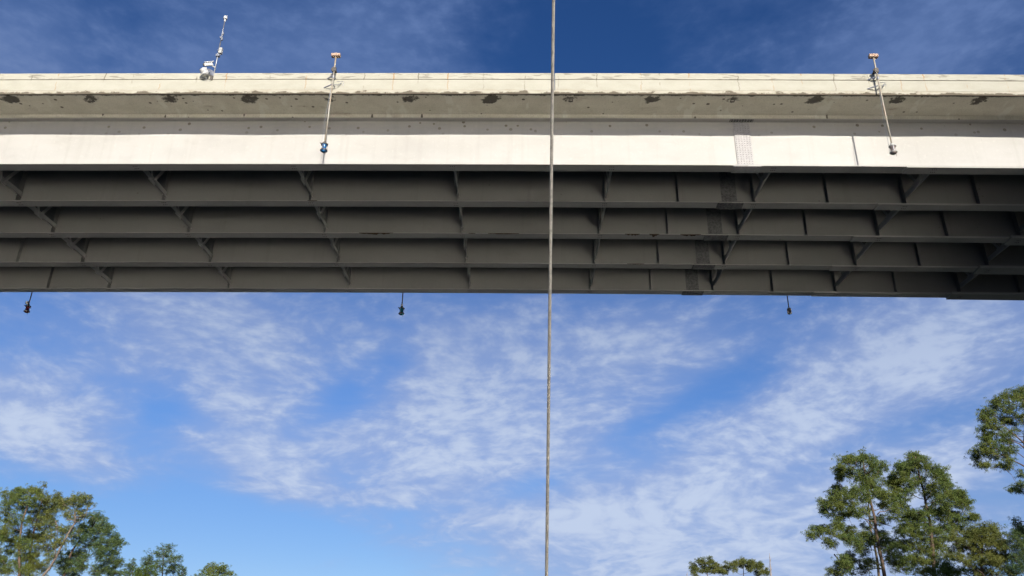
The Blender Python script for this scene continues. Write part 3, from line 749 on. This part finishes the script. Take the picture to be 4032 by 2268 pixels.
# ================================================================== pines
def ray(px, py):
    return (AR*((px-2016)/FPX)+AU*((1134-py)/FPX)+AF)
def wp(px, py, Y):
    d = ray(px, py); p = d*(Y/d.y); return Vector((p.x, p.y, p.z+ZC))
NEEDLES = {}
def tufts(rng, centers, radii, n_bl, wid):
    """spiky needle tufts: n_bl tapering blades each, pointing out and up"""
    K = len(centers); C = np.repeat(centers, n_bl, axis=0); Rr = np.repeat(radii, n_bl)
    d = rng.normal(size=(K*n_bl, 3)); d[:, 2] = d[:, 2]*.8+.35
    d /= np.linalg.norm(d, axis=1)[:, None]
    s = np.cross(d, rng.normal(size=d.shape)); s /= np.linalg.norm(s, axis=1)[:, None]
    Ln = Rr*rng.uniform(.7, 1.15, len(Rr)); wd = wid*rng.uniform(.7, 1.3, len(Rr))
    droop = np.zeros_like(d); droop[:, 2] = -.16*Ln
    a = C+d*(Ln*.12)[:, None]; mid = C+d*(Ln*.62)[:, None]; tip = C+d*Ln[:, None]+droop
    V = np.stack([a, mid+s*wd[:, None], tip, mid-s*wd[:, None]], axis=1).reshape(-1, 3)
    return V, np.arange(len(Rr))*4
def pine(name, label, Y, s, off, blobs, trunk, needle=None, barkm=None, dens=1.0, seed=0, bare=(), tr=(.20, .05), group='pine trees along the banks', limbs_ext=True, tuft=.235):
    """blobs and trunk are read off the photograph (scale s, offset off); each needle clump gets its own depth"""
    rng = np.random.default_rng(seed); rnd = random.Random(seed)
    X = lambda c: (off[0]+c[0]*s, off[1]+c[1]*s)
    tp = [wp(*X(c), Y) for c in trunk]
    base = tp[0]; gz = max(bank_h(base.x, base.y), -.3)
    lean = (tp[0]-tp[min(1, len(tp)-1)]); lean.z = 0
    root = Vector((base.x+lean.x*.5, base.y, gz-.3))
    H = tp[-1].z-gz
    full = [root, root.lerp(base, .5)+Vector((rnd.uniform(-.15, .15), rnd.uniform(-.15, .15), 0))]+tp
    for i in range(2, len(full)-1): full[i] = full[i]+Vector((0, rnd.uniform(-.25, .25), 0))
    # resample the trunk
    pts = []
    for a, b in zip(full[:-1], full[1:]):
        for k in range(4): pts.append(a.lerp(b, k/4))
    pts.append(full[-1])
    top = pts[-1].z
    rad_ = [tr[1]+(tr[0]-tr[1])*max(0, (top-p.z)/max(1, top-gz))**.8 for p in pts]
    T = empty(name, root, label, 'tree', group)
    tb = MB(); tb.tube([p-root for p in pts], rad_, 9)
    # clumps
    mpp = Y/math.cos(PITCH)/FPX*.93
    cl = []
    cx = np.mean([b[0] for b in blobs]); half = (max(b[0] for b in blobs)-min(b[0] for b in blobs))*.5*s*mpp
    for (bx, by, rx, ry) in blobs:
        f = min(1.0, abs(bx-cx)*s*mpp/max(half, .1))
        dmax = half*.75*math.sqrt(max(0.05, 1-f*f))
        dep = rnd.uniform(-1, 1)*dmax
        p = wp(*X((bx, by)), Y+dep)
        cl.append((p, rx*s*mpp*rnd.uniform(.65, .95), ry*s*mpp*rnd.uniform(.75, 1.25)))
    for (p, rx, ry) in cl[:]:                           # looser sprays between the main clumps
        for _ in range(6):
            k = rnd.uniform(.16, .50); a_ = rnd.uniform(0, 2*math.pi); f_ = rnd.uniform(.7, 1.8)
            cl.append((p+Vector((math.cos(a_)*rx*f_, rnd.uniform(-1, 1)*rx, math.sin(a_)*ry*f_)), rx*k, ry*k))
    # limbs: every clump grows from the nearest wood already standing, preferring wood below it
    nodes = [(p, r) for p, r in zip(pts[4:], rad_[4:])]
    order = sorted(cl, key=lambda c: min((c[0]-n[0]).length for n in nodes))
    for p, rx, ry in order:
        best = min(nodes, key=lambda n: (p-n[0]).length+max(0, n[0].z-p.z+.25)*1.6)
        a = best[0]; ln = (p-a).length
        if ln < .05: continue
        sag = Vector((rnd.uniform(-.1, .1), rnd.uniform(-.1, .1), -.10))*ln
        q1 = a.lerp(p, .35)+sag; q2 = a.lerp(p, .7)+sag*.8+Vector((rnd.uniform(-.06, .06), rnd.uniform(-.06, .06), 0))*ln
        r0 = min(best[1]*.6, .018+.020*ln); r0 = max(r0, .016)
        tb.tube([a-root, q1-root, q2-root, p-root], [r0, r0*.8, r0*.6, r0*.4], 5, cap=False)
        nodes += [(q1, r0*.8), (q2, r0*.6), (p, r0*.4)]
        for k in range(3):
            e = p+Vector((rnd.uniform(-1, 1)*rx, rnd.uniform(-1, 1)*rx, rnd.uniform(-.5, .9)*ry))
            tb.tube([q2-root, p.lerp(e, .4)-root, e-root], [.016, .012, .008], 4, cap=False)
    for path in bare:
        pp = [wp(*X(c), Y-.3) for c in path]
        tb.tube([p-root for p in pp], [.06-.045*i/(len(pp)-1) for i in range(len(pp))], 6)
    tb.obj('trunk', barkm or M_BARK, T, smooth=True)
    # needles
    C = []; RR = []
    for p, rx, ry in cl:
        rd = (rx+ry)*.5
        n = max(6, int(dens*(12+ 38*rx*ry/.25)))
        n = min(n, 190)
        # small puffs inside each clump
        npuff = max(1, n//6)
        for j in range(npuff):
            v = rng.normal(size=3); v /= np.linalg.norm(v); v *= rng.uniform(0.1, 1)**.5
            c = np.array(p)+v*np.array([rx*.85, rd*.9, ry*.75])
            for k in range(6):
                u = rng.normal(size=3)*.42; u[2] = u[2]*.8+.1
                C.append(c+u*np.array([1, 1, .8])*tuft*2.1); RR.append(tuft*rng.uniform(.55, 1.25))
    V, b = tufts(rng, np.array(C), np.array(RR), 22, tuft*.056)
    V = V-np.array(root)
    faces = np.stack([b, b+1, b+2, b+3], 1)
    me = bpy.data.meshes.new('crown'); nq = len(faces)
    me.vertices.add(len(V)); me.vertices.foreach_set('co', V.astype(np.float32).ravel())
    me.loops.add(nq*4); me.loops.foreach_set('vertex_index', faces.ravel().astype(np.int32))
    me.polygons.add(nq); me.polygons.foreach_set('loop_start', (np.arange(nq)*4).astype(np.int32))
    me.update(calc_edges=True); me.validate()
    link('crown', me, needle or M_NEEDLE, T)
    return T

SL, OL = .3882, (0, 1868)
pine('pine_tree', 'tall round-topped pine at the left edge, highest of the left group', 93, SL, OL,
 [(335,160,60,45),(230,210,80,55),(120,260,90,55),(300,280,90,55),(70,380,80,45),(200,340,80,45),(50,470,70,45),(210,480,50,45),(40,590,60,50),(20,660,40,45),(-60,420,70,50),(-70,560,70,50),
  (250,700,70,45),(100,770,90,50),(250,790,80,50),(60,880,80,55),(190,900,90,55),(100,980,100,55),(270,990,100,45),(-40,800,80,60),(-50,950,80,60),(150,210,50,40)],
 [(190,1030),(200,760),(208,600),(225,480),(270,330),(325,180)], seed=1, tr=(.26,.05))
pine('pine_tree', 'pine with full olive crown between the round-topped pine and the leaning bare-limbed pine', 96, SL, OL,
 [(420,210,75,55),(460,290,90,60),(580,240,70,40),(560,310,70,55),(400,370,90,40),(390,510,70,45),(370,760,70,60),(320,870,80,55),(440,920,90,45),(500,380,70,40),(330,330,60,40),(470,560,60,35),(620,330,40,30),(360,950,90,50),(150,560,50,30),(300,600,45,30),(280,660,60,34),(450,650,55,36),(430,450,55,34),(140,680,55,34),(500,770,60,40),(560,830,55,40),(400,650,45,30),(520,460,50,36),(330,440,40,30)],
 [(300,1030),(315,800),(330,600),(375,430),(430,250)], seed=2, needle=M_NEEDLE_O, tr=(.24,.05))
pine('pine_tree', 'leaning pine with a pale forked trunk and bare twisted top limb', 90, SL, OL,
 [(740,260,60,36),(690,290,40,28),(800,250,30,36),(840,290,40,22),(880,240,25,18),(900,300,25,14),(820,390,40,20),(700,430,65,35),(810,450,50,35),(620,560,70,45),(520,610,80,40),(740,560,60,40),(600,680,70,35),(640,290,25,20)],
 [(440,1030),(500,950),(560,850),(640,720),(700,610),(755,480),(765,380),(800,310)], seed=3, barkm=M_BARKP, needle=M_NEEDLE_O, tr=(.20,.06), dens=.85,
 bare=([(765,440),(820,425),(868,410),(885,365),(930,350),(968,328)], [(885,365),(890,330),(892,305)], [(560,840),(562,760),(552,730)], [(560,470),(580,520),(575,560),(540,600)], [(755,470),(700,455),(650,450)]))
pine('pine_tree', 'dark broad pine with ragged right side, right of the leaning pine', 94, SL, OL,
 [(1000,450,60,32),(930,480,60,38),(1050,500,40,38),(870,530,85,50),(950,570,80,50),(1080,590,50,45),(850,640,90,50),(960,660,90,45),(1050,680,60,35),(1180,650,50,26),(1200,700,35,26),(1130,720,45,26),(880,720,80,38),(1030,770,60,36),(760,800,90,50),(850,830,90,50),(1000,840,70,45),(1150,810,40,22),(1080,880,65,36),(1200,900,45,30),(700,900,90,55),(820,930,80,55),(1060,950,75,45),(1160,950,45,36),(1000,1000,80,36),(750,1010,90,36),(1120,1010,60,28),(620,960,60,50)],
 [(650,1030),(690,900),(740,780),(830,640),(920,530),(990,450)], seed=4, needle=M_NEEDLE_D, tr=(.24,.05), dens=1.1)
pine('pine_tree', 'distant airy pine with rounded top, standing right of the left group', 140, SL, OL,
 [(1660,760,50,28),(1720,770,40,28),(1600,800,60,36),(1690,830,70,40),(1510,850,60,34),(1560,900,70,34),(1650,900,80,40),(1770,860,45,40),(1820,930,45,34),(1740,940,65,34),(1480,910,40,28),(1700,1000,80,34),(1820,1000,40,34),(1600,980,70,34),(1850,1020,20,20)],
 [(1640,1060),(1645,950),(1655,850),(1665,760)], seed=5, needle=M_NEEDLE_D, tr=(.22,.05), dens=.45, tuft=.30)
pine('pine_tree', 'small pine top peeking up left of the distant airy pine', 135, SL, OL,
 [(1350,920,45,26),(1300,970,45,26),(1370,980,45,34),(1280,1020,40,22),(1400,1030,50,30)], [(1340,1080),(1350,920)], seed=6, needle=M_NEEDLE_D, dens=.5, tuft=.30)
pine('pine_tree', 'bright green young pine top below the distant airy pine', 120, SL, OL,
 [(1470,960,60,36),(1440,1010,60,30),(1520,1010,50,30)], [(1470,1090),(1470,960)], seed=7, needle=M_NEEDLE_B, dens=1.0)
pine('pine_tree', 'low pine top at the bottom, farthest right of the left-hand pines', 150, SL, OL,
 [(2160,930,50,28),(2100,970,60,36),(2190,980,60,36),(2050,1010,50,28),(2280,945,32,18),(2290,1000,45,26),(2340,1020,40,20),(2150,1020,80,28),(2240,980,40,24)], [(2160,1090),(2165,930)], seed=8, dens=.6, tuft=.30)
SF, OF = .2329, (2600, 2150)
pine('pine_tree', 'tiny far pine with tufted top, left of the dead snag and the umbrella-shaped pine', 165, SF, OF,
 [(690,240,50,22),(840,260,55,32),(560,330,28,26),(720,290,75,34),(570,375,55,30),(850,370,95,40),(930,310,28,18),(900,430,100,40),(700,430,75,36),(580,470,55,36),(1000,400,40,36)], [(800,560),(790,420),(760,260)], seed=9, needle=M_NEEDLE_O, dens=1.3, tuft=.26)
pine('pine_tree', 'far umbrella-shaped pine beside the dead snag at the bottom', 168, SF, OF,
 [(1390,240,38,18),(1310,270,55,26),(1200,310,55,30),(1510,270,48,26),(1400,310,95,38),(1580,310,55,32),(1690,320,28,22),(1100,360,48,32),(1250,370,75,32),(1500,370,75,32),(1650,370,65,32),(1740,420,45,30),(1790,450,38,32),(1100,450,45,32),(1660,450,38,32)], [(1400,600),(1405,470),(1400,320)], seed=10, needle=M_NEEDLE_O, dens=1.3, tuft=.26)
SR, OR = .3919, (3100, 1700)
pine('pine_tree', 'tall irregular pine with gappy tiers and a small side clump, left of the right-hand group', 75, SR, OR,
 [(650,260,45,28),(755,250,35,24),(590,310,60,36),(700,310,85,36),(830,300,70,36),(930,350,45,42),(530,370,45,34),(620,400,85,42),(780,400,80,45),(900,430,55,45),(520,480,45,34),(700,480,80,36),(830,500,70,36),(510,570,15,10),(750,560,90,45),(880,570,70,45),(560,620,70,36),(680,640,90,45),(480,650,60,36),(420,720,65,36),(530,720,80,42),(640,740,80,36),(370,770,36,34),(480,790,65,36),(940,660,60,36),(1010,660,45,36),(960,730,45,30),(760,690,60,28),(620,830,75,36),(720,830,75,36),(540,870,55,30),(950,880,50,18),(300,970,52,28),(350,1000,45,26),(260,1040,32,22),(480,970,65,32),(590,990,65,42),(500,1060,75,36),(620,1080,65,36),(760,1040,40,18),(900,1060,75,28),(970,1040,40,34),(800,1110,85,30),(700,1120,60,34),(450,1120,55,26),(960,1150,65,34),(740,1200,45,26),(620,1250,65,34),(560,1300,36,34),(650,1340,85,42),(760,1380,75,42),(850,1300,45,34),(560,1400,75,42),(480,1430,45,20),(1000,1200,45,36)],
 [(990,1470),(950,1300),(915,1150),(893,1000),(870,860),(840,720),(805,560),(760,290)], seed=11, tr=(.24,.05), dens=1.05,
 bare=([(895,1000),(850,960),(800,900),(770,870)], [(905,830),(930,805),(985,800),(1050,760)], [(930,910),(980,930),(1050,950)], [(960,1380),(880,1370),(800,1400),(740,1450)], [(470,1230),(510,1280),(530,1340)]))
pine('pine_tree', 'pale trunked pine rising behind the gappy-tiered pine', 79, SR, OR,
 [(820,640,50,30),(790,780,50,26),(860,900,40,24),(780,960,40,18),(850,1090,50,22)], [(925,1470),(905,1300),(865,1120),(838,960),(815,700)], seed=21, barkm=M_BARKP, tr=(.20,.05), dens=.7)
pine('pine_tree', 'tall cone-shaped pine with dense dark green crown, tallest whole tree at right', 78, SR, OR,
 [(1280,240,45,32),(1250,300,70,36),(1350,290,50,32),(1180,340,50,36),(1300,350,90,36),(1140,360,25,18),(1220,400,80,36),(1400,380,60,42),(1480,380,60,36),(1550,420,45,45),(1100,440,60,36),(1060,490,42,45),(1170,480,80,45),(1280,470,50,28),(1500,480,70,45),(1580,500,45,45),(1050,540,36,36),(1130,570,80,45),(1250,560,70,42),(1400,560,36,36),(1520,560,80,45),(1620,560,36,36),(1080,640,60,36),(1180,640,70,36),(1500,640,70,36),(1600,640,80,36),(1090,710,50,36),(1150,760,55,34),(1490,720,75,42),(1600,710,75,42),(1700,650,50,36),(1750,610,36,28),(1770,680,55,42),(1800,740,36,34),(1720,740,45,28),(1060,790,36,28),(1350,820,65,36),(1450,790,65,36),(1560,800,75,36),(1660,810,55,34),(1150,870,45,28),(1250,850,55,28),(1340,890,85,36),(1560,890,75,42),(1680,880,75,42),(1760,880,55,36),(1840,850,36,26),(1190,960,60,28),(1300,960,95,36),(1420,980,95,45),(1500,1000,70,45),(1620,970,55,36),(1720,960,65,36),(1160,1000,50,28),(1250,1040,85,36),(1350,1080,85,36),(1480,1100,95,45),(1600,1070,65,45),(1080,1140,60,42),(1160,1130,60,36),(1250,1160,85,36),(1400,1200,95,45),(1560,1180,75,50),(1100,1230,60,45),(1200,1280,95,45),(1300,1260,85,45),(1450,1300,95,50),(1080,1330,65,45),(1200,1380,95,45),(1350,1400,95,50),(1490,1420,95,45)],
 [(1480,1470),(1455,1200),(1420,900),(1395,760),(1365,600),(1335,450),(1285,250)], seed=12, tr=(.26,.05), dens=1.1,
 bare=([(1395,690),(1430,650),(1450,560)], [(1560,1330),(1600,1280),(1620,1265)]))
pine('pine_tree', 'low bushy olive pine between the cone-shaped pine and the right edge', 72, SR, OR,
 [(1870,980,50,36),(1830,1040,60,45),(1990,980,50,32),(2060,1000,38,36),(1940,1050,80,45),(2060,1070,70,36),(2120,1090,55,36),(1760,1100,65,45),(1860,1130,90,45),(2000,1140,100,45),(2140,1150,80,45),(1750,1190,80,45),(1880,1230,100,45),(2030,1230,100,45),(2160,1230,80,36),(1700,1270,70,36),(1830,1310,90,45),(2000,1320,100,45),(2150,1310,75,36),(2250,1270,55,28),(2200,1400,90,36),(1950,1430,90,28),(1850,1400,80,36)],
 [(1960,1480),(1960,1300),(1950,1150),(1930,1020)], seed=13, needle=M_NEEDLE_O, tr=(.20,.05), dens=1.15, bare=([(2060,1470),(2050,1400),(2040,1350)], [(1990,1470),(1960,1420),(1900,1380)], [(2200,1290),(2260,1260),(2320,1235)]))
pine('pine_tree', 'bright yellow-green young pine low among the right-hand pines', 66, SR, OR,
 [(1620,1370,70,42),(1660,1420,70,36),(1580,1420,55,36)], [(1630,1500),(1630,1370)], seed=14, needle=M_NEEDLE_B, dens=1.1)
pine('pine_tree', 'dark pine cut by the right edge, below the high overhanging pine', 70, SR, OR,
 [(2310,1030,50,36),(2360,1020,40,45),(2280,1080,50,36),(2350,1110,50,45),(2300,1180,55,36),(2370,1200,40,45),(2340,1270,50,36),(2420,1080,50,50),(2430,1200,50,50),(2340,1390,55,36),(2420,1330,60,50)],
 [(2400,1480),(2395,1250),(2380,1020)], seed=15, needle=M_NEEDLE_D, dens=.8)
ST, OT = .2900, (3700, 1480)
pine('pine_tree', 'highest pine reaching in from the right edge with upswept limbs', 60, ST, OT,
 [(1110,200,60,28),(1040,240,60,36),(890,280,50,28),(960,290,60,36),(800,340,50,28),(1080,310,80,36),(740,390,30,18),(880,370,80,36),(650,480,50,28),(760,460,80,36),(900,440,90,36),(1050,420,90,36),(640,540,60,28),(700,580,80,28),(1000,520,80,36),(620,600,40,18),(820,590,60,36),(900,600,60,28),(1100,590,50,36),(640,690,50,28),(580,740,25,14),(700,640,40,22),(800,710,60,18),(960,640,60,28),(640,790,50,36),(660,850,60,36),(600,870,40,18),(840,800,90,36),(920,810,50,36),(1010,760,36,28),(650,930,70,28),(580,960,40,36),(840,900,60,28),(960,920,60,28),(500,1030,45,28),(560,1050,60,28),(680,1030,50,28),(770,1000,60,36),(860,1010,60,36),(980,1000,38,28),(900,1070,60,28),(510,1140,25,14),(560,1200,50,18),(640,1220,50,22),(720,1100,36,14),(810,1220,45,18),(920,1245,20,12),(1120,1330,40,28),(940,1160,28,18),
  (1170,300,70,40),(1230,420,70,40),(1250,600,70,40),(1180,240,60,36),(1280,520,70,40),(1110,1490,36,26),(990,1560,22,14),(1100,1530,30,22),(1040,2010,55,28),(1130,2080,55,30)],
 [(1260,2760),(1250,2200),(1235,1700),(1215,1400),(1190,1200),(1160,900),(1150,600),(1140,300)], seed=16, tr=(.26,.06), dens=.75, tuft=.20,
 bare=([(1205,1260),(1100,1200),(960,1130),(840,1065)], [(1170,1000),(1080,920),(940,870)], [(1155,920),(1050,830),(900,710),(800,640)]))
# dead snag and twig
def snag(label, Y, path, twigs, s, off, r0):
    X = lambda c: (off[0]+c[0]*s, off[1]+c[1]*s)
    tp = [wp(*X(c), Y) for c in path]; b = tp[0]; gz = bank_h(b.x, b.y); root = Vector((b.x, b.y, gz-.2))
    T = empty('dead_tree', root, label, 'tree')
    k = MB(); pts = [root]+tp; k.tube([p-root for p in pts], [r0]+[r0*(1-.8*i/(len(tp)-1)) for i in range(len(tp))], 8)
    k.obj('trunk', M_SNAG, T, smooth=True)
    for tw in twigs:
        pp = [wp(*X(c), Y+.2) for c in tw]
        MB().tube([p-root for p in pp], [r0*.35-.25*r0*i/(len(pp)-1) for i in range(len(pp))], 5).obj('branch', M_SNAG, T, smooth=True)
snag('pale bare dead tree spike beside the umbrella-shaped pine', 160, [(1872,520),(1862,380),(1852,240),(1845,120)],
     [[(1866,450),(1838,380),(1832,320)], [(1866,440),(1884,380),(1882,340)], [(1858,330),(1848,260),(1850,200)], [(1856,280),(1868,220),(1870,180)], [(1866,420),(1850,350),(1848,290)], [(1850,220),(1840,180)]], SF, OF, .15)
snag('short bare twig left of the tiny far pine', 160, [(452,560),(452,500),(456,440)], [[(452,500),(440,470)]], SF, OF, .12)
